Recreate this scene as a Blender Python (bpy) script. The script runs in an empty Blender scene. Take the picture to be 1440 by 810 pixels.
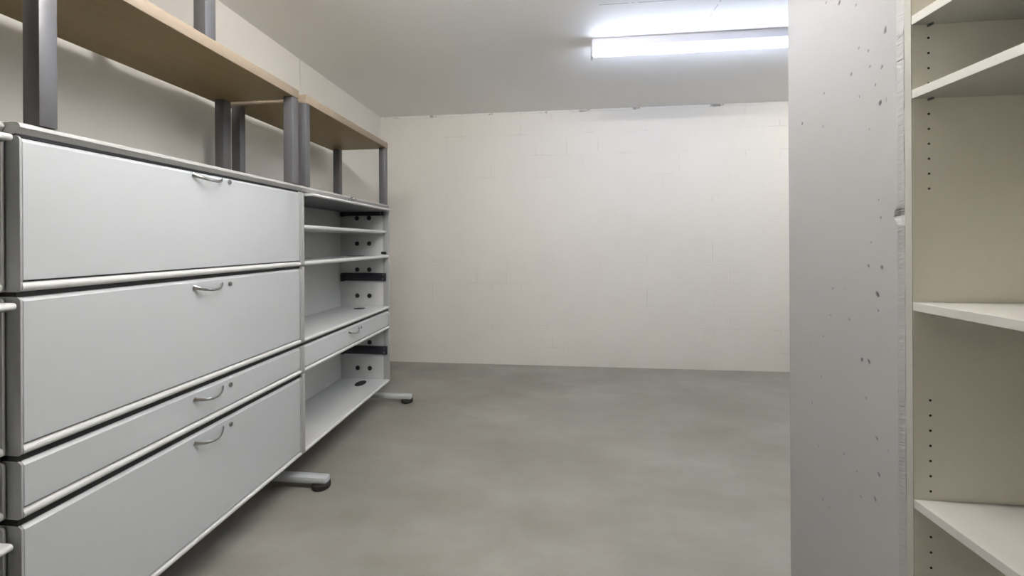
import bpy, bmesh, math, random
from mathutils import Vector, Matrix
random.seed(7)
C = bpy.context.scene.collection
PI = math.pi

# ------------------------------------------------------------------ materials
def mat(name, col, rough=.5, metal=0., bump=0., bscale=60., var=0., vscale=3., spec=.5):
    m = bpy.data.materials.new(name); m.use_nodes = True
    nt = m.node_tree; b = nt.nodes['Principled BSDF']
    b.inputs['Base Color'].default_value = (*col, 1)
    b.inputs['Roughness'].default_value = rough
    b.inputs['Metallic'].default_value = metal
    b.inputs['Specular IOR Level'].default_value = spec
    tc = nt.nodes.new('ShaderNodeTexCoord')
    if var:
        n = nt.nodes.new('ShaderNodeTexNoise'); n.inputs['Scale'].default_value = vscale
        n.inputs['Detail'].default_value = 5
        nt.links.new(tc.outputs['Object'], n.inputs['Vector'])
        r = nt.nodes.new('ShaderNodeValToRGB')
        r.color_ramp.elements[0].position = .3; r.color_ramp.elements[1].position = .7
        r.color_ramp.elements[0].color = (*[c*(1-var) for c in col], 1)
        r.color_ramp.elements[1].color = (*[min(1, c*(1+var)) for c in col], 1)
        nt.links.new(n.outputs['Fac'], r.inputs['Fac'])
        nt.links.new(r.outputs['Color'], b.inputs['Base Color'])
    if bump:
        n2 = nt.nodes.new('ShaderNodeTexNoise'); n2.inputs['Scale'].default_value = bscale
        n2.inputs['Detail'].default_value = 4
        nt.links.new(tc.outputs['Object'], n2.inputs['Vector'])
        bp = nt.nodes.new('ShaderNodeBump'); bp.inputs['Strength'].default_value = bump
        bp.inputs['Distance'].default_value = .002
        nt.links.new(n2.outputs['Fac'], bp.inputs['Height'])
        nt.links.new(bp.outputs['Normal'], b.inputs['Normal'])
    return m

class NG:
    """small helper for node maths"""
    def __init__(s, m): s.nt = m.node_tree; s.b = s.nt.nodes['Principled BSDF']; s.tc = s.nt.nodes.new('ShaderNodeTexCoord')
    def n(s, t, **kw):
        x = s.nt.nodes.new(t)
        for k, v in kw.items(): setattr(x, k, v)
        return x
    def put(s, sock, v):
        if hasattr(v, 'is_output') or isinstance(v, bpy.types.NodeSocket): s.nt.links.new(v, sock)
        else: sock.default_value = v
    def m(s, op, a, b=0., c=0., clamp=False):
        x = s.n('ShaderNodeMath', operation=op, use_clamp=clamp)
        s.put(x.inputs[0], a); s.put(x.inputs[1], b); s.put(x.inputs[2], c); return x.outputs[0]
    def noise(s, scale, detail=3, vec=None, rough=.5):
        x = s.n('ShaderNodeTexNoise'); x.inputs['Scale'].default_value = scale; x.inputs['Detail'].default_value = detail
        x.inputs['Roughness'].default_value = rough
        s.nt.links.new(vec or s.tc.outputs['Object'], x.inputs['Vector']); return x.outputs['Fac']
    def ramp(s, f, stops):
        r = s.n('ShaderNodeValToRGB'); e = r.color_ramp.elements
        while len(e) < len(stops): e.new(.5)
        for i, (p, c) in enumerate(stops):
            e[i].position = p; e[i].color = (*c, 1) if not isinstance(c, (int, float)) else (c, c, c, 1)
        s.nt.links.new(f, r.inputs['Fac']); return r.outputs['Color']
    def mix(s, f, a, b):
        x = s.n('ShaderNodeMix', data_type='RGBA'); s.put(x.inputs[0], f)
        for i, v in ((6, a), (7, b)):
            if isinstance(v, tuple): x.inputs[i].default_value = (*v, 1)
            else: s.nt.links.new(v, x.inputs[i])
        return x.outputs[2]
    def bump(s, h, strength, dist):
        x = s.n('ShaderNodeBump'); x.inputs['Strength'].default_value = strength; x.inputs['Distance'].default_value = dist
        s.nt.links.new(h, x.inputs['Height']); s.nt.links.new(x.outputs['Normal'], s.b.inputs['Normal'])

M = {}
M['steel'] = mat('powder_coated_steel', (.468, .490, .500), .38, bump=.12, bscale=900)
M['steel_edge'] = mat('grey_profile', (.58, .585, .575), .3, bump=.08, bscale=700)
M['steel_side'] = mat('light_grey_sheet', (.55, .56, .558), .42, bump=.12, bscale=900)
M['inner'] = mat('grey_flap_underside', (.16, .165, .17), .5)  # darker grey plate on the underside of the flap
M['topedge'] = mat('grey_cover_board', (.36, .36, .345), .34, bump=.1, bscale=900)
M['cap'] = mat('mid_grey_end_profile', (.33, .335, .33), .4, bump=.1, bscale=900)
M['chrome'] = mat('polished_chrome', (.45, .45, .45), .17, 1.)
M['lock'] = mat('nickel_lock', (.22, .22, .22), .4, .8)
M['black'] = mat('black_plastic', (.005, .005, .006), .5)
M['navy'] = mat('black_hinge_rail', (.010, .011, .018), .38)
M['rubber'] = mat('dark_rubber', (.02, .018, .015), .6)
M['post'] = mat('silver_grey_painted_post', (.135, .135, .14), .38, .3, bump=.1, bscale=700)
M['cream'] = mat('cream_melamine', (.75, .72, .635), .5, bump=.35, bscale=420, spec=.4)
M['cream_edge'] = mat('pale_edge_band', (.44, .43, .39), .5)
M['cream_front'] = mat('darkened_front_edge', (.34, .335, .295), .5)  # kept darker than the panels to offset the lamp light on the front edge
M['hole'] = mat('peg_hole_dark', (.02, .018, .012), .8)
M['lampbody'] = mat('white_enamel', (.55, .55, .60), .4)

def emis(name, col, s):
    m = bpy.data.materials.new(name); m.use_nodes = True; nt = m.node_tree
    b = nt.nodes['Principled BSDF']
    b.inputs['Base Color'].default_value = (.9, .9, .9, 1)
    b.inputs['Emission Color'].default_value = (*col, 1); b.inputs['Emission Strength'].default_value = s
    return m
M['tube'] = emis('lit_fluorescent_tube', (.70, .79, 1.), 3.1)
M['fill_tube'] = emis('added_fluorescent_tube_warm', (1., .975, .95), 13.)
M['fill_tube_far'] = emis('added_fluorescent_tube_far', (1., .99, .97), 5.)

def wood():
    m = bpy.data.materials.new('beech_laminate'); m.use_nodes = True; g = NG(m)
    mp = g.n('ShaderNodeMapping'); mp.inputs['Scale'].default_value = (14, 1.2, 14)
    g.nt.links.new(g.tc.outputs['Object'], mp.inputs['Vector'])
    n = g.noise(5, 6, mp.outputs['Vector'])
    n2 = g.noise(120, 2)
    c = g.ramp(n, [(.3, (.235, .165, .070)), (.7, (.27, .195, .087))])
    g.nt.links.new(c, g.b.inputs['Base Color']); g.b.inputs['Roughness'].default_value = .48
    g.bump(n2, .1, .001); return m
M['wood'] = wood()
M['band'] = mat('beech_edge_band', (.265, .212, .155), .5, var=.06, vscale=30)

def floor_mat():
    m = bpy.data.materials.new('trowelled_concrete_floor'); m.use_nodes = True; g = NG(m)
    mp = g.n('ShaderNodeMapping'); mp.inputs['Scale'].default_value = (.8, 1.5, 1)
    g.nt.links.new(g.tc.outputs['Object'], mp.inputs['Vector'])
    a = g.noise(1.7, 6, mp.outputs['Vector'], .6); b = g.noise(7., 5); f = g.noise(160, 2)
    s = g.m('ADD', g.m('MULTIPLY', a, .72), g.m('ADD', g.m('MULTIPLY', b, .2), g.m('MULTIPLY', f, .08)))
    c = g.ramp(s, [(.36, (.208, .199, .172)), (.47, (.242, .232, .204)), (.56, (.268, .259, .231)), (.66, (.308, .299, .270))])
    # small chips and pebbles showing
    v = g.n('ShaderNodeTexVoronoi'); v.inputs['Scale'].default_value = 5.5
    g.nt.links.new(g.tc.outputs['Object'], v.inputs['Vector'])
    sp = g.m('LESS_THAN', v.outputs['Distance'], .012)
    c = g.mix(g.m('MULTIPLY', sp, .5), c, (.12, .11, .09))
    g.nt.links.new(c, g.b.inputs['Base Color'])
    r = g.ramp(b, [(.3, .30), (.7, .48)])
    g.nt.links.new(r, g.b.inputs['Roughness'])
    g.bump(g.m('ADD', g.m('MULTIPLY', b, .6), g.m('MULTIPLY', f, .2)), .18, .003); return m
M['floor'] = floor_mat()

def block_mat():
    """painted masonry of large blocks, the joints only faintly showing through the paint"""
    m = bpy.data.materials.new('painted_block_masonry'); m.use_nodes = True; g = NG(m)
    sep = g.n('ShaderNodeSeparateXYZ'); g.nt.links.new(g.tc.outputs['Object'], sep.inputs[0])
    cmb = g.n('ShaderNodeCombineXYZ')
    g.put(cmb.inputs[0], g.m('ADD', sep.outputs[0], .02)); g.put(cmb.inputs[1], g.m('ADD', sep.outputs[2], .035))
    br = g.n('ShaderNodeTexBrick'); br.offset = .5; br.squash = 1
    br.inputs['Scale'].default_value = 1; br.inputs['Mortar Size'].default_value = .0035; br.inputs['Mortar Smooth'].default_value = .3
    br.inputs['Brick Width'].default_value = .29; br.inputs['Row Height'].default_value = .203
    g.nt.links.new(cmb.outputs[0], br.inputs['Vector'])
    mask = g.ramp(g.noise(3.1, 4, rough=.7), [(.54, 0.), (.64, 1.)])
    ms = g.n('ShaderNodeSeparateColor'); g.nt.links.new(mask, ms.inputs[0])
    j = g.m('MULTIPLY', br.outputs['Fac'], g.m('MULTIPLY_ADD', ms.outputs[0], .95, .05))
    base = g.ramp(g.noise(1.3, 4), [(.3, (.645, .617, .562)), (.7, (.675, .647, .592))])
    c = g.mix(g.m('MULTIPLY', j, .38), base, (.42, .40, .35))
    # tiny holes in the paint
    v = g.n('ShaderNodeTexVoronoi'); v.inputs['Scale'].default_value = 6
    g.nt.links.new(g.tc.outputs['Object'], v.inputs['Vector'])
    c = g.mix(g.m('MULTIPLY', g.m('LESS_THAN', v.outputs['Distance'], .018), .35), c, (.25, .23, .2))
    g.nt.links.new(c, g.b.inputs['Base Color']); g.b.inputs['Roughness'].default_value = .62
    g.bump(g.m('ADD', g.m('MULTIPLY', g.noise(22, 5, rough=.7), .8), g.m('MULTIPLY', j, -1.2)), .5, .004)
    return m
M['block'] = block_mat()

def wall_mat(name, col, var=.03, bs=40):
    m = bpy.data.materials.new(name); m.use_nodes = True; g = NG(m)
    c = g.ramp(g.noise(1.1, 4), [(.3, tuple(x*(1-var) for x in col)), (.7, tuple(min(1, x*(1+var)) for x in col))])
    v = g.n('ShaderNodeTexVoronoi'); v.inputs['Scale'].default_value = 7
    g.nt.links.new(g.tc.outputs['Object'], v.inputs['Vector'])
    c = g.mix(g.m('MULTIPLY', g.m('LESS_THAN', v.outputs['Distance'], .022), .5), c, (.2, .19, .17))
    g.nt.links.new(c, g.b.inputs['Base Color']); g.b.inputs['Roughness'].default_value = .6
    g.bump(g.noise(bs, 4, rough=.6), .22, .002); return m
M['wall'] = wall_mat('painted_concrete_wall', (.70, .68, .63))

def ceiling_mat():
    m = bpy.data.materials.new('painted_concrete_ceiling'); m.use_nodes = True; g = NG(m)
    sep = g.n('ShaderNodeSeparateXYZ'); g.nt.links.new(g.tc.outputs['Object'], sep.inputs[0])
    x, y = sep.outputs[0], sep.outputs[1]
    wob = g.m('MULTIPLY', g.m('SUBTRACT', g.noise(9, 3), .5), .008)
    la = g.m('LESS_THAN', g.m('ABSOLUTE', g.m('ADD', g.m('SUBTRACT', y, 2.136), wob)), .0028)
    la = g.m('MULTIPLY', la, g.m('GREATER_THAN', x, .243))
    lb = g.m('LESS_THAN', g.m('ABSOLUTE', g.m('ADD', g.m('SUBTRACT', x, .862), wob)), .0022)
    lb = g.m('MULTIPLY', lb, g.m('LESS_THAN', g.m('ABSOLUTE', g.m('SUBTRACT', y, 2.25)), .12))
    j = g.m('MULTIPLY', g.m('MAXIMUM', la, lb), g.m('GREATER_THAN', g.noise(14, 3), .42))
    c = g.ramp(g.noise(.9, 4), [(.3, (.81, .805, .79)), (.7, (.84, .835, .82))])
    c = g.mix(g.m('MULTIPLY', j, .6), c, (.22, .21, .22))
    g.nt.links.new(c, g.b.inputs['Base Color']); g.b.inputs['Roughness'].default_value = .62
    g.bump(g.m('ADD', g.m('MULTIPLY', g.noise(30, 4), .5), g.m('MULTIPLY', j, .6)), .2, .002)
    return m
M['ceiling'] = ceiling_mat()

PITS = [(1.199,1.83,1,1),(1.147,1.799,1.6,1),(1.088,1.758,.8,1),(.998,1.649,2.2,1),(1.08,1.646,.9,1),(1.05,1.625,.9,1),(1.045,1.584,1,1),(1.01,1.568,1.3,1),(1.106,1.592,1.2,1),(1.029,1.534,.9,1),(.994,1.491,2,1),(1.016,1.486,1.7,1),(1.08,1.524,1,1),(1.209,1.581,1,1),(1.31,1.525,1.5,1),(1.214,1.489,1,1),(1.048,1.435,.8,1),(.975,1.408,.8,1),(.979,1.294,1.2,0),(1.021,1.262,.8,0),(1.015,1.219,.9,0),(1.043,1.161,.8,0),(1.013,1.103,1.3,0),(1.053,1.104,1.2,0),(1.026,1.039,1.9,-1),(1.024,1.001,1,0),(1.177,1.036,1,-1),(1.117,.963,1,-1),(1.188,.962,.8,-1),(1.276,.857,.8,-1),(1.218,.897,.8,-1),(1.075,.871,1.5,1),(1.053,.873,1.6,-1),(1.228,.779,1,-1),(1.269,.689,1,-1),(1.062,.781,1,-1),(1.24,.575,.8,-1),(1.139,.605,1,-1),(1.03,.698,1.3,-1),(1.024,.615,1.3,-1),(1.093,.584,.9,-1),(1.223,.431,1,-1),(1.036,.551,1.3,-1),(1.081,.528,.9,-1),(.995,.685,1.1,-1),(1.196,.426,.8,-1)]
def column_mat():
    m = bpy.data.materials.new('painted_concrete_with_air_holes'); m.use_nodes = True; g = NG(m)
    at = g.n('ShaderNodeAttribute'); at.attribute_name = 'pit'
    vo = g.n('ShaderNodeTexVoronoi'); vo.inputs['Scale'].default_value = 17
    g.nt.links.new(g.tc.outputs['Object'], vo.inputs['Vector'])
    sc2 = g.n('ShaderNodeSeparateColor'); g.nt.links.new(vo.outputs['Color'], sc2.inputs[0])
    small = g.m('MULTIPLY', g.m('LESS_THAN', vo.outputs['Distance'], .035), g.m('GREATER_THAN', sc2.outputs[0], .45))
    tot = g.m('MAXIMUM', at.outputs['Fac'], g.m('MULTIPLY', small, .28))
    base = g.ramp(g.noise(1.6, 5), [(.3, (.315, .312, .306)), (.7, (.337, .334, .328))])
    c = g.mix(tot, base, (.05, .05, .055))
    g.nt.links.new(c, g.b.inputs['Base Color']); g.b.inputs['Roughness'].default_value = .5
    h = g.m('ADD', g.m('MULTIPLY', g.noise(110, 3), .12), g.m('MULTIPLY', g.noise(9, 3), .4))
    g.bump(g.m('SUBTRACT', h, g.m('MULTIPLY', small, .5)), .35, .004)
    return m
M['column'] = column_mat()

def bead_mat():
    m = bpy.data.materials.new('painted_sealing_bead'); m.use_nodes = True; g = NG(m)
    n = g.noise(7, 5, rough=.8)
    c = g.ramp(n, [(.56, (.68, .66, .62)), (.63, (.25, .24, .22))])
    g.nt.links.new(c, g.b.inputs['Base Color']); g.b.inputs['Roughness'].default_value = .7; return m
M['bead'] = bead_mat()

# ------------------------------------------------------------------ mesh helpers
def root_of(o):
    while o.parent: o = o.parent
    return o
class MB:
    def __init__(s): s.bm = bmesh.new()
    def _merge(s, b, mi=0, smooth=False):
        for f in b.faces: f.material_index = mi; f.smooth = smooth
        me = bpy.data.meshes.new('t'); b.to_mesh(me); b.free(); s.bm.from_mesh(me); bpy.data.meshes.remove(me)
    def box(s, x0, x1, y0, y1, z0, z1, bev=0., seg=2, mi=0):
        b = bmesh.new(); bmesh.ops.create_cube(b, size=1)
        for v in b.verts: v.co = Vector((x0+(v.co.x+.5)*(x1-x0), y0+(v.co.y+.5)*(y1-y0), z0+(v.co.z+.5)*(z1-z0)))
        if bev: bmesh.ops.bevel(b, geom=b.edges[:], offset=bev, segments=seg, profile=.5, affect='EDGES')
        s._merge(b, mi); return s
    def prism(s, pts, a0, a1, axis='y', bev=0., mi=0):
        """pts: closed outline in the two other axes (x,z for y; y,z for x; x,y for z)"""
        def mk(p, a):
            return {'y': (p[0], a, p[1]), 'x': (a, p[0], p[1]), 'z': (p[0], p[1], a)}[axis]
        b = bmesh.new()
        A = [b.verts.new(mk(p, a0)) for p in pts]; B = [b.verts.new(mk(p, a1)) for p in pts]
        fa = b.faces.new(A); fb = b.faces.new(B[::-1]); n = len(pts)
        for i in range(n): b.faces.new((A[i], B[i], B[(i+1) % n], A[(i+1) % n]))
        bmesh.ops.recalc_face_normals(b, faces=b.faces[:])
        if bev:
            ed = [e for e in b.edges if (e.verts[0] in A) == (e.verts[1] in A)]
            bmesh.ops.bevel(b, geom=ed, offset=bev, segments=2, profile=.5, affect='EDGES')
        s._merge(b, mi); return s
    def cyl(s, c, r, h, axis='z', seg=28, bev=0., mi=0, sc=(1, 1)):
        b = bmesh.new(); bmesh.ops.create_cone(b, cap_ends=True, segments=seg, radius1=r, radius2=r, depth=h)
        for v in b.verts: v.co.x *= sc[0]; v.co.y *= sc[1]
        if bev:
            ed = [e for e in b.edges if abs(e.verts[0].co.z-e.verts[1].co.z) < 1e-6]
            bmesh.ops.bevel(b, geom=ed, offset=bev, segments=2, profile=.5, affect='EDGES')
        R = {'z': Matrix(), 'x': Matrix.Rotation(PI/2, 4, 'Y'), 'y': Matrix.Rotation(PI/2, 4, 'X')}[axis]
        bmesh.ops.transform(b, matrix=Matrix.Translation(c) @ R, verts=b.verts[:])
        s._merge(b, mi); return s
    def sweep(s, path, ws, hs, up=Vector((0, 0, 1)), seg=10, mi=0):
        """elliptic section swept along a path; ws = width across, hs = thickness"""
        b = bmesh.new(); rings = []
        for i, p in enumerate(path):
            p = Vector(p); t = (Vector(path[min(i+1, len(path)-1)])-Vector(path[max(i-1, 0)])).normalized()
            sd = t.cross(up).normalized(); u = sd.cross(t).normalized()
            rings.append([b.verts.new(p+sd*math.cos(a)*hs[i]+u*math.sin(a)*ws[i]) for a in [2*PI*k/seg for k in range(seg)]])
        for i in range(len(rings)-1):
            for k in range(seg): b.faces.new((rings[i][k], rings[i][(k+1) % seg], rings[i+1][(k+1) % seg], rings[i+1][k]))
        b.faces.new(rings[0]); b.faces.new(rings[-1][::-1])
        bmesh.ops.recalc_face_normals(b, faces=b.faces[:])
        s._merge(b, mi, True); return s
    def build(s, name, ms, parent=None):
        if not isinstance(ms, (list, tuple)): ms = [ms]
        off = Vector((0, 0, 0)) if parent is None else root_of(parent).location
        for v in s.bm.verts: v.co -= off
        me = bpy.data.meshes.new(name); s.bm.to_mesh(me); s.bm.free()
        for m in ms: me.materials.append(m)
        for p in me.polygons: p.use_smooth = True
        try: me.set_sharp_from_angle(angle=math.radians(32))
        except Exception: pass
        o = bpy.data.objects.new(name, me); C.objects.link(o)
        if parent is not None: o.parent = parent
        return o

def tag(o, label=None, cat=None, group=None, kind=None):
    if label: o['label'] = label
    if cat: o['category'] = cat
    if group: o['group'] = group
    if kind: o['kind'] = kind
    return o
def empty(name, loc, label, cat, group=None):
    o = bpy.data.objects.new(name, None); C.objects.link(o); o.location = loc
    o.empty_display_size = .1
    return tag(o, label, cat, group)
def arc(cx, cz, r, a0, a1, n=5, rz=None):
    rz = rz or r
    return [(cx+r*math.cos(math.radians(a0+(a1-a0)*i/n)), cz+rz*math.sin(math.radians(a0+(a1-a0)*i/n))) for i in range(n+1)]

# ------------------------------------------------------------------ the room
XL, XR, XP, YB, YF, ZC = -1.70, 3.6, 1.075, 3.80, -2.1, 2.412
def struct(name, mb, m): return tag(mb.build(name, m), kind='structure')
struct('floor', MB().box(XL-.2, XR+.2, YF-.2, YB+.2, -.15, 0), M['floor'])
struct('ceiling', MB().box(XL-.2, XR+.2, YF-.2, YB+.2, ZC, ZC+.2), M['ceiling'])
struct('wall_back', MB().box(XL-.2, XR+.2, YB, YB+.2, 0, ZC), M['block'])
# left wall: two cast panels with an open joint between them
JY = 2.533
struct('wall_left', MB().box(XL-.2, XL, YF, JY-.0035, 0, ZC).box(XL-.2, XL, JY+.0035, YB, 0, ZC)
       .box(XL-.2, XL-.035, JY-.0045, JY+.0045, 0, ZC), M['wall'])
struct('wall_right', MB().box(XP, XP+.2, YF, 1.0, 0, ZC), M['wall'])
struct('wall_side', MB().box(XR, XR+.2, 1.0, YB, 0, ZC), M['wall'])
struct('wall_front', MB().box(XL-.2, XP+.2, YF-.2, YF, 0, ZC), M['wall'])

# sealing bead under the ceiling along the back wall, thin and uneven
mb = MB(); b = bmesh.new(); n = 240; vs = []
for i in range(n+1):
    x = XL+(XR-XL)*i/n
    h = .0155+.004*math.sin(i*.37)+random.uniform(-.003, .003); d = .004+random.uniform(-.001, .001)
    vs.append([b.verts.new((x, YB, ZC)), b.verts.new((x, YB-d, ZC)), b.verts.new((x, YB-d, ZC-h)), b.verts.new((x, YB, ZC-h-.002))])
for i in range(n):
    for k in range(3): b.faces.new((vs[i][k], vs[i+1][k], vs[i+1][k+1], vs[i][k+1]))
bmesh.ops.recalc_face_normals(b, faces=b.faces[:])
mb._merge(b); struct('trim_1', mb, M['bead'])

# concrete pier / end of the partition wall, its near arris knocked and rough
def pier():
    b = bmesh.new(); x0, x1, y0, y1 = .757, XR+.05, .957, 1.384
    n = 760; cols = []; w1 = w2 = wd = 0
    for i in range(n+1):
        z = ZC*i/n
        w1 = .8*w1+random.gauss(0, .0004); w2 = .75*w2+random.gauss(0, .0006); wd = .6*wd+random.gauss(0, .0005)
        r1 = .0045+w1*.5; r2 = .0125+abs(w2)*.8+random.uniform(0, .0004); dep = abs(wd)*.6
        if 1.1 < z < 1.2 or .62 < z < .80 or 1.55 < z < 1.62: r2 += abs(random.gauss(0, .0009)); dep += abs(random.gauss(0, .0007))
        d = abs(z-1.222)
        if d < .024: k = 1-d/.024; r2 += .010*k*random.uniform(.7, 1.2); r1 += .006*k; dep += .006*k*random.uniform(.6, 1.3)
        q = .0035+random.uniform(0, .0006)
        pts = [(x1, y1), (x0+q, y1), (x0, y1-q), (x0, y0+.040), (x0, y0+.028), (x0, y0+r2), (x0+r1*.5+dep*.6, y0+r2*.5+dep*.6), (x0+r1, y0), (x1, y0)]
        cols.append([b.verts.new((p[0], p[1], z)) for p in pts])
    for i in range(n):
        for k in range(8):
            if k != 2: b.faces.new((cols[i][k], cols[i][k+1], cols[i+1][k+1], cols[i+1][k]))
    # the side of the pier facing the room: a fine grid with the air holes sunk into it
    import numpy as np
    st = .0016; ya, yb = y0+.040, y1-.0035
    ny = int((yb-ya)/st)+1; nz = int(ZC/st)+1
    Y = np.linspace(ya, yb, ny); Z = np.linspace(0, ZC, nz); YY, ZZ = np.meshgrid(Y, Z)
    rng = np.random.default_rng(3); acc = np.zeros_like(YY)
    jit = rng.uniform(-.12, .12, YY.shape)
    for (py, pz, s_, k) in PITS:
        a = .42*k; dy, dz = YY-py, ZZ-pz
        # k = 1 leans towards the viewer's right at its top
        u = dy*math.cos(a)+dz*math.sin(a); v = -dy*math.sin(a)+dz*math.cos(a)
        d = np.sqrt((u/(.0030*s_**.7))**2+(v/(.0042*s_))**2)
        acc = np.maximum(acc, np.clip((1.15-d+jit)*1.7, 0, 1)*min(.95, .15+.42*s_))
    DX = x0+acc*.0022
    me = bpy.data.meshes.new('g'); nv = ny*nz
    me.vertices.add(nv); me.vertices.foreach_set('co', np.stack([DX, YY, ZZ], -1).astype('f').ravel())
    i0 = (np.arange(nz-1)[:, None]*ny+np.arange(ny-1)[None]).ravel()
    q = np.stack([i0, i0+ny, i0+ny+1, i0+1], -1).astype('i').ravel(); nf = len(i0)
    me.loops.add(nf*4); me.loops.foreach_set('vertex_index', q)
    me.polygons.add(nf); me.polygons.foreach_set('loop_start', np.arange(0, nf*4, 4, dtype='i'))
    me.update(calc_edges=True)
    at = me.attributes.new('pit', 'FLOAT', 'POINT'); at.data.foreach_set('value', acc.astype('f').ravel())
    bmesh.ops.recalc_face_normals(b, faces=b.faces[:])
    m = MB(); m.bm.from_mesh(me); m._merge(b); return m
pr = struct('wall_partition', pier(), M['column'])
for p in pr.data.polygons: p.use_smooth = False

# ------------------------------------------------------------------ storage cabinets
XB = -1.585
ZT = (1.4190, 1.447)
MODS = [(1.059, 1.4165), (.687, 1.049), (.542, .675), (.152, .528)]
T = .0165            # thickness of a side sheet
TL = TR = T          # width of the side profile at the left and right end of a cabinet
def carcass(cab, xf, y0, y1, z0, z1, top=True, floor_front=0.):
    r, r2 = .013, .010
    prof = [(XB, z0)] + arc(xf-r2, z0+r2, r2, -90, 0) + arc(xf-.017, z1-.011, .017, 0, 90, rz=.011) + [(XB, z1)]
    m = MB()
    nose = [(xf-.042, z0)] + prof[1:-1] + [(xf-.042, z1)]
    for a, b_ in ((y0+.0006, y0+TL), (y1-TR, y1-.0006)):
        m.prism(nose, a, b_, bev=.0012, mi=1)
        m.box(XB, xf-.042, a+.0003, b_-.0003, z0+.0003, z1-.0003)
    m.box(XB, XB+.012, y0+TL-.001, y1-TR+.001, z0, z1)                       # back
    m.box(XB+.01, xf-.02, y0+TL-.001, y1-TR+.001, z0+.002, z0+.018)           # bottom
    if top: m.box(XB+.01, xf-.045, y0+TL-.001, y1-TR+.001, z1-.012, z1-.001)
    return m.build('carcass', [M['steel_side'], M['cap']], cab)
def rail(cab, xf, y0, y1, z0, h=.023):
    r = .0105
    prof = [(xf-.032, z0+.001), (xf-.007, z0+.001)] + arc(xf-.0085, z0+.0115, .0105, -80, 80, 8) + [(xf-.010, z0+h), (xf-.032, z0+h)]
    return MB().prism(prof, y0+TL-.0005, y1-TR+.0005).build('bottom_rail', M['steel_edge'], cab)
def handle(parent, xf, yc, z, label='curved chrome bow handle'):
    n = 14; path, ws, hs = [], [], []
    for i in range(n+1):
        t = i/n; s = math.sin(PI*t)**.8 if 0 < t < 1 else 0
        path.append((xf+.001+.027*s, yc-.060+.120*t, z-.014*s)); e = min(1, .55+.6*s)
        ws.append(.0068-.0022*s); hs.append(.0026)
    m = MB().sweep(path, ws, hs)
    return tag(m.build('handle', M['chrome'], parent), label)
def lock(parent, xf, y, z):
    m = MB().cyl((xf+.0005, y, z), .0085, .004, 'x', bev=.0008)
    m.box(xf+.002, xf+.0032, y-.0008, y+.0008, z-.004, z+.004)
    return tag(m.build('lock', M['lock'], parent), 'round nickel cylinder lock')
def door(cab, name, xf, y0, y1, z0, z1, yh, lab=None):
    f = xf-.0025; a, b_ = y0+TL+.0022, y1-TR-.0022
    prof = [(xf-.022, z0+.0265), (f-.0015, z0+.0265), (f, z0+.028), (f, z1-.0115), (f-.0025, z1-.009), (f-.011, z1-.001), (xf-.022, z1-.001)]
    d = MB().prism(prof, a, b_, bev=.0018).build(name, M['steel'], cab)
    if lab: tag(d, lab)
    return d
def top_panel(cab, xf, y0, y1):
    a, b_ = ZT
    prof = [(XB-.01, a), (xf-.016, a), (xf-.009, a+.002), (xf+.0005, a+.015)] + arc(xf-.0115, b_-.013, .013, 0, 90, 6) + [(XB-.01, b_)]
    return MB().prism(prof, y0+.0005, y1-.0005, bev=.0008).build('top_panel', M['topedge'], cab)
def gap_shade_strips(cab, xf, y0, y1, which=(0, 1, 2, 3)):  # black strips standing in for the deep shade in the gaps between modules
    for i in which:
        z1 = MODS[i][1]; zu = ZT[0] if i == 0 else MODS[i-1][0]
        MB().box(xf-.060, xf-.0105, y0+.001, y1-.001, z1-(.0035 if i == 0 else .0012), zu+.0012).build('gap_shade_strip', M['black'], cab)
def foot(label, y, xe):
    root = empty('floor_bar', (-1.35, y, 0), label, 'cabinet foot', None)
    m = MB(); w = .0235
    pts = [(-1.62, y-w), (xe-.016, y-w)] + [(xe-.016+.016*math.sin(a), y-w*.32-w*.68*math.cos(a)) for a in [PI/2*i/5 for i in range(1, 6)]] \
        + [(xe-.016+.016*math.cos(a), y+w*.32+w*.68*math.sin(a)) for a in [PI/2*i/5 for i in range(6)]] + [(-1.62, y+w)]
    m.prism(pts, .0265, .056, 'z', bev=.007)
    m.box(-1.50, -1.40, y-.016, y+.016, .054, .1518)
    m.build('bar', M['steel'], root)
    for x in (xe-.036, -1.575):
        MB().cyl((x, y, .013), .042, .026, bev=.006).build('glide', M['rubber'], root)
def bracket(cab, x0, x1, y, z0, z1):
    m = MB().box(x0, x1, y-.016, y, z0, z1, .002)
    m.box(x0, x0+.02, y-.026, y, z0-.004, z1-.004, .002)
    m.box(x0+.02, x1-.02, y-.019, y-.015, z0+(z1-z0)*.35, z0+(z1-z0)*.62, .001)
    m.cyl((x1-.018, y-.0165, z0+(z1-z0)*.78), .004, .002, 'y', 12, mi=1)
    m.box(x1-.026, x1-.014, y-.0175, y-.016, z0+.008, z0+.02, mi=1)
    tag(m.build('hinge_rail', [M['navy'], M['lock']], cab), 'black flap door runner inside the cabinet')
def grommet(cab, x, y, z):
    MB().cyl((x, y-.0015, z), .0165, .003, 'y', bev=.0008).cyl((x, y-.0035, z), .011, .002, 'y', bev=.0006).build('grommet', M['black'], cab)
def floor_cap(cab, x, y, z, rx=.040, ry=.030):
    MB().cyl((x, y, z+.0012), 1, .0025, sc=(rx, ry), bev=0).build('cable_cap', M['black'], cab)
def flap_in(cab, xe, y0, y1, z, yh=None, th=.0125):
    """a flap door swung up and slid back into its compartment, front edge sticking out"""
    prof = [(XB+.03, z)] + arc(xe-th/2, z+th/2, th/2, -90, 90, 6) + [(XB+.03, z+th)]
    d = MB().prism(prof, y0, y1, bev=.001).box(XB+.04, xe-.014, y0+.006, y1-.006, z-.003, z+.001, mi=1).build('flap_door', [M['steel_edge'], M['inner']], cab)
    tag(d, 'flap door swung up and slid into the cabinet')
    return d

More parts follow.
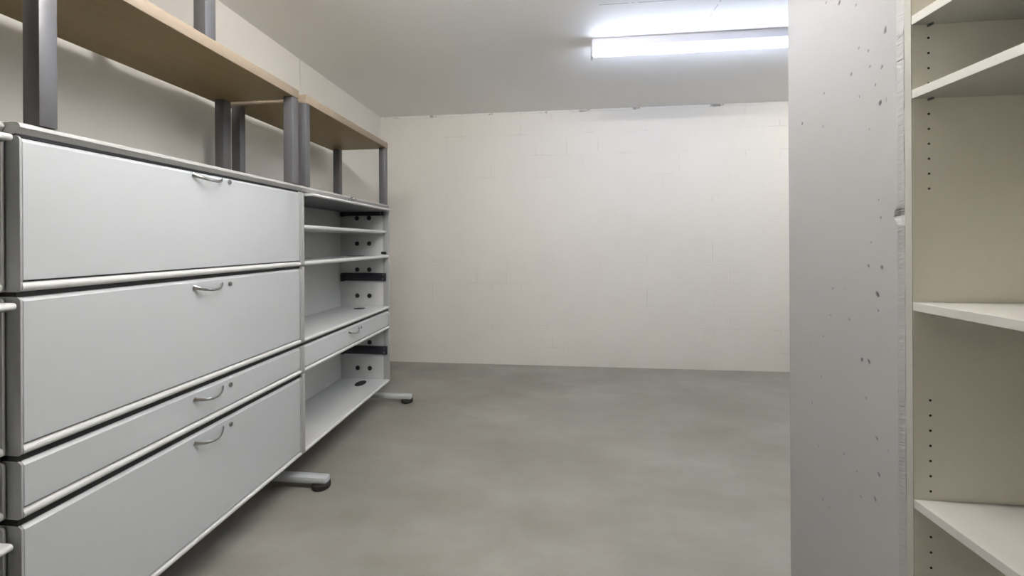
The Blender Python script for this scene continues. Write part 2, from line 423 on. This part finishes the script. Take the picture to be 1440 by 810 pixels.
# middle cabinet, all fronts closed
XF = -1.203; TL, TR = .0055, .0105
cab = empty('storage_cabinet', (-1.4, 1.29, 0), 'light grey office cabinet with four closed fronts, chrome bow handle on each', 'cabinet')
y0, y1 = .783, 1.7995
top_panel(cab, XF, y0, y1)
hz = [1.401, 1.022, .646, .498]; lz = [1.398, 1.018, .641, .493]
for i, (z0, z1) in enumerate(MODS):
    carcass(cab, XF, y0, y1, z0, z1); rail(cab, XF, y0, y1, z0)
    nm = 'drawer' if i == 2 else 'flap_door'
    d = door(cab, nm, XF, y0, y1, z0, z1-(.003 if i == 0 else 0), 0, ['wide top front just under the cabinet top', 'wide second front of the cabinet', 'shallow drawer front', 'tall lowest front near the floor'][i])
    handle(d, XF-.0025, 1.281, hz[i]); lock(d, XF-.0025, 1.376, lz[i])
gap_shade_strips(cab, XF, y0, y1)
foot('light grey steel foot bar under the joint to the cabinet at the left picture edge', .7825, -1.08)
foot('light grey steel foot bar with black disc, under the joint beside the tall closed front', 1.808, -1.078)

# right (far) cabinet, open compartments and one drawer
cab = empty('storage_cabinet', (-1.4, 2.32, 0), 'light grey office cabinet with open compartments and one shallow drawer, nearest the back wall', 'cabinet')
y0, y1 = 1.8015, 2.8265; TL, TR = .0195, .0165
yi = y1-TR
top_panel(cab, XF, y0, y1)
for i, (z0, z1) in enumerate(MODS):
    carcass(cab, XF, y0, y1, z0, z1 if i in (0, 2) else MODS[i-1][0]-.0005, top=(i in (0, 2))); rail(cab, XF, y0, y1, z0, .021)
d = door(cab, 'drawer', XF, y0, y1, *MODS[2], 0, 'shallow drawer front between open compartments')
handle(d, XF-.0025, 2.30, .645); lock(d, XF-.0025, 2.395, .640)
prof = [(XB+.012, 1.239)] + arc(-1.232, 1.2495, .0105, -90, 90, 6) + [(XB+.012, 1.260)]
MB().prism(prof, y0+TL, yi).build('shelf', M['steel_edge'], cab)
d = flap_in(cab, -1.168, y0+T+.022, yi-.018, 1.3995, th=.0135)
n = 12; path = [(-1.186+.004*math.sin(PI*i/n), 2.205+.105*i/n, 1.412+.026*math.sin(PI*i/n)**.8) for i in range(n+1)]
MB().sweep(path, [.0032]*(n+1), [.0045]*(n+1), up=Vector((1, 0, 0))).build('handle', M['chrome'], d)
bracket(cab, -1.56, -1.236, yi, 1.368, 1.398)
bracket(cab, -1.56, -1.220, yi, .893, .950)
bracket(cab, -1.56, -1.213, yi, .357, .416)
for z in (1.352, 1.165, .974, .782, .440, .250):
    for x in (-1.443, -1.350): grommet(cab, x, yi, z)
tag(MB().box(-1.258, -1.219, yi-.004, yi, 1.088, 1.106, .001).build('catch_plate', M['black'], cab), 'small black catch plate')
floor_cap(cab, -1.400, 2.70, 1.077, .066, .028)
floor_cap(cab, -1.372, 2.70, MODS[1][0]+.018, .040, .030); floor_cap(cab, -1.374, 2.715, MODS[3][0]+.018, .034, .055)
gap_shade_strips(cab, XF, y0, y1, (2, ))
foot('light grey steel foot bar with black disc, farthest, under the open compartments', 2.838, -1.043)

# left (near) cabinet, standing a little further back, cut by the left edge of the picture
XF3 = -1.2385
cab = empty('storage_cabinet', (-1.43, .27, 0), 'light grey office cabinet cut off by the left picture edge, flap fronts slid in', 'cabinet')
y0, y1 = -.237, .7815; TL, TR = .0065, .0065
top_panel(cab, XF3, y0, y1)
for i, (z0, z1) in enumerate(MODS):
    carcass(cab, XF3, y0, y1, z0, z1, top=(i == 2)); rail(cab, XF3, y0, y1, z0)
d = door(cab, 'drawer', XF3, y0, y1, *MODS[2], 0, 'shallow drawer front'); handle(d, XF3-.0025, .25, .646); lock(d, XF3-.0025, .345, .641)
flap_in(cab, -1.2045, y0+T+.003, .774, 1.4000, th=.0165)
flap_in(cab, -1.1975, y0+T+.003, .7745, 1.0205, th=.0165)
flap_in(cab, -1.2085, y0+T+.003, .774, .4800, th=.0165)
gap_shade_strips(cab, XF3, y0, y1, (2, ))
foot('light grey steel foot bar nearest the viewpoint, outside the left picture edge', -.20, -1.08)

# ------------------------------------------------------------------ wooden riser shelves
def riser(loc, y0, y1, dx, z0, h, label):
    r = empty('shelf_riser', loc, label, 'shelf', None)
    zb = z0+h
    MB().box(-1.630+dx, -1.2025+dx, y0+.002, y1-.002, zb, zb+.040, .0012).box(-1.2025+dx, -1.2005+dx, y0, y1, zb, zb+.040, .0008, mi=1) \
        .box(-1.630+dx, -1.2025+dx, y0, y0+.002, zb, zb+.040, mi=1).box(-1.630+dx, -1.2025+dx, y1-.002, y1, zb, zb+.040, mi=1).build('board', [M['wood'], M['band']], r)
    for (x0, x1) in ((-1.2495, -1.2035), (-1.597, -1.551)):
        for (a, b_) in ((y0+.0005, y0+.0365), (y1-.045, y1-.0005)):
            m = MB().box(x0+dx, x1+dx, a, b_, z0, zb+.0, .0025)
            m.box(x0+dx+.002, x1+dx-.002, a+.002, b_-.002, z0, z0+.004)
            m.build('leg', M['post'], r)
    return r
riser((-1.4, 1.3, ZT[1]), .819, 1.782, 0, ZT[1]+.0005, .4055, 'long beech board on four grey posts, on the cabinet with closed fronts')
riser((-1.4, 2.32, ZT[1]), 1.836, 2.802, 0, ZT[1]+.0005, .4075, 'beech board on grey posts standing on the open cabinet, nearest the back wall')
riser((-1.43, .25, ZT[1]), -.235, .727, -.036, ZT[1]+.0005, .4055, 'beech board on grey posts over the cabinet at the left picture edge')
riser((-1.4, .84, 1.8945), .356, 1.3195, -.002, 1.8945, .470, 'upper shelf stacked on the boards, one grey post seen at the picture top')

# ------------------------------------------------------------------ cream bookcase on the right
bx0, bx1, yi0, yi1, tp = .757, 1.06, .134, .934, .0165
bc = empty('bookcase', (.9, .53, 0), 'cream melamine bookcase with empty shelves beside the concrete pier', 'bookcase')
holes = [1.691-.032*0, 1.659, 1.595, 1.563, 1.531, 1.499] + [1.434-.0316*k for k in range(6)] + [.8275-.0321*k for k in range(7)] + [.538, .5055, .473, .441, .409, .377, .345]
for (a, b_, s) in ((yi1, yi1+tp, -1), (yi0-tp, yi0, 1)):
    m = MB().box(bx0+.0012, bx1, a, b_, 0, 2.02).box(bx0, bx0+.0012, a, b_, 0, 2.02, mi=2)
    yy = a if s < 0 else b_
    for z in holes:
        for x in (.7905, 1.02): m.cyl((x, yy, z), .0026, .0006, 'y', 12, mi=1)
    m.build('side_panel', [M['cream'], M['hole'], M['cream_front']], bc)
MB().box(bx1-.006, bx1+.002, yi0-.01, yi1+.01, .05, 2.02).build('back_panel', M['cream'], bc)
MB().box(bx0, bx1, yi0, yi1, 2.002, 2.02, .0006, 1).build('top_panel', M['cream'], bc)
MB().box(bx0+.03, bx0+.046, yi0, yi1, 0, .058).build('plinth', M['cream'], bc)
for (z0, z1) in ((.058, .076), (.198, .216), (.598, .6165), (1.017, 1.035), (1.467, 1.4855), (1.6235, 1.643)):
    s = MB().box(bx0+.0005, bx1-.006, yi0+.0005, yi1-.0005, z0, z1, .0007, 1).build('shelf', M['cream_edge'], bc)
    if z0 > .1:
        for y, sg in ((yi1, -1), (yi0, 1)):
            for x in (.7905, 1.02):
                MB().cyl((x, y+sg*.005, z0-.0028), .0026, .010, 'y', 12).build('shelf_pin', M['lock'], s)

# ------------------------------------------------------------------ fluorescent battens on the ceiling, with unseen ones added for fill
def batten(x0, x1, y, tube, label):
    r = empty('ceiling_light', ((x0+x1)/2, y, ZC), label, 'light')
    zt = 2.336; m = MB()
    m.prism([(y-.032, ZC), (y-.030, ZC-.046), (y-.022, ZC-.053), (y+.022, ZC-.053), (y+.030, ZC-.046), (y+.032, ZC)], x0+.004, x1-.004, 'x', bev=.001)
    m.build('housing', M['lampbody'], r)
    for x in (x0, x1-.011):
        MB().box(x, x+.011, y-.031, y+.031, 2.308, ZC-.004, .004).build('lamp_holder', M['lampbody'], r)
    MB().cyl(((x0+x1)/2, y, zt), .0195, x1-x0-.030, 'x', 20, bev=.003).build('tube', tube, r)
batten(.236, 1.748, 2.522, M['tube'], 'lit fluorescent batten light on the ceiling, its right end behind the pier')
batten(-.98, .532, .98, M['fill_tube'], 'added fluorescent fill batten on the ceiling above the viewpoint, unseen')  # unseen lamp, added to brighten the cabinets and left wall

batten(1.95, 3.462, 2.522, M['fill_tube_far'], 'added fluorescent fill batten on the ceiling, unseen behind the concrete pier')  # added out of view to even out the light in the inner room

# ------------------------------------------------------------------ camera and view
cam = bpy.data.cameras.new('camera'); co = bpy.data.objects.new('camera', cam); C.objects.link(co)
co.location = (0, 0, 1.166)
co.matrix_world = Matrix.Translation((0, 0, 1.166)) @ Matrix.Rotation(math.radians(6.0), 4, 'Z') @ Matrix.Rotation(PI/2, 4, 'X') @ Matrix.Rotation(-.0052, 4, 'Z')
cam.sensor_width = 36; cam.lens = 562/1440*36; cam.shift_y = -(405-341.3)/1440; cam.clip_start = .02
sc = bpy.context.scene; sc.camera = co
w = bpy.data.worlds.new('world'); sc.world = w; w.use_nodes = True
w.node_tree.nodes['Background'].inputs[0].default_value = (0, 0, 0, 1)
sc.view_settings.view_transform = 'Standard'; sc.view_settings.look = 'None'
sc.view_settings.gamma = 1; sc.view_settings.use_curve_mapping = False
sc.view_settings.exposure = 3.62
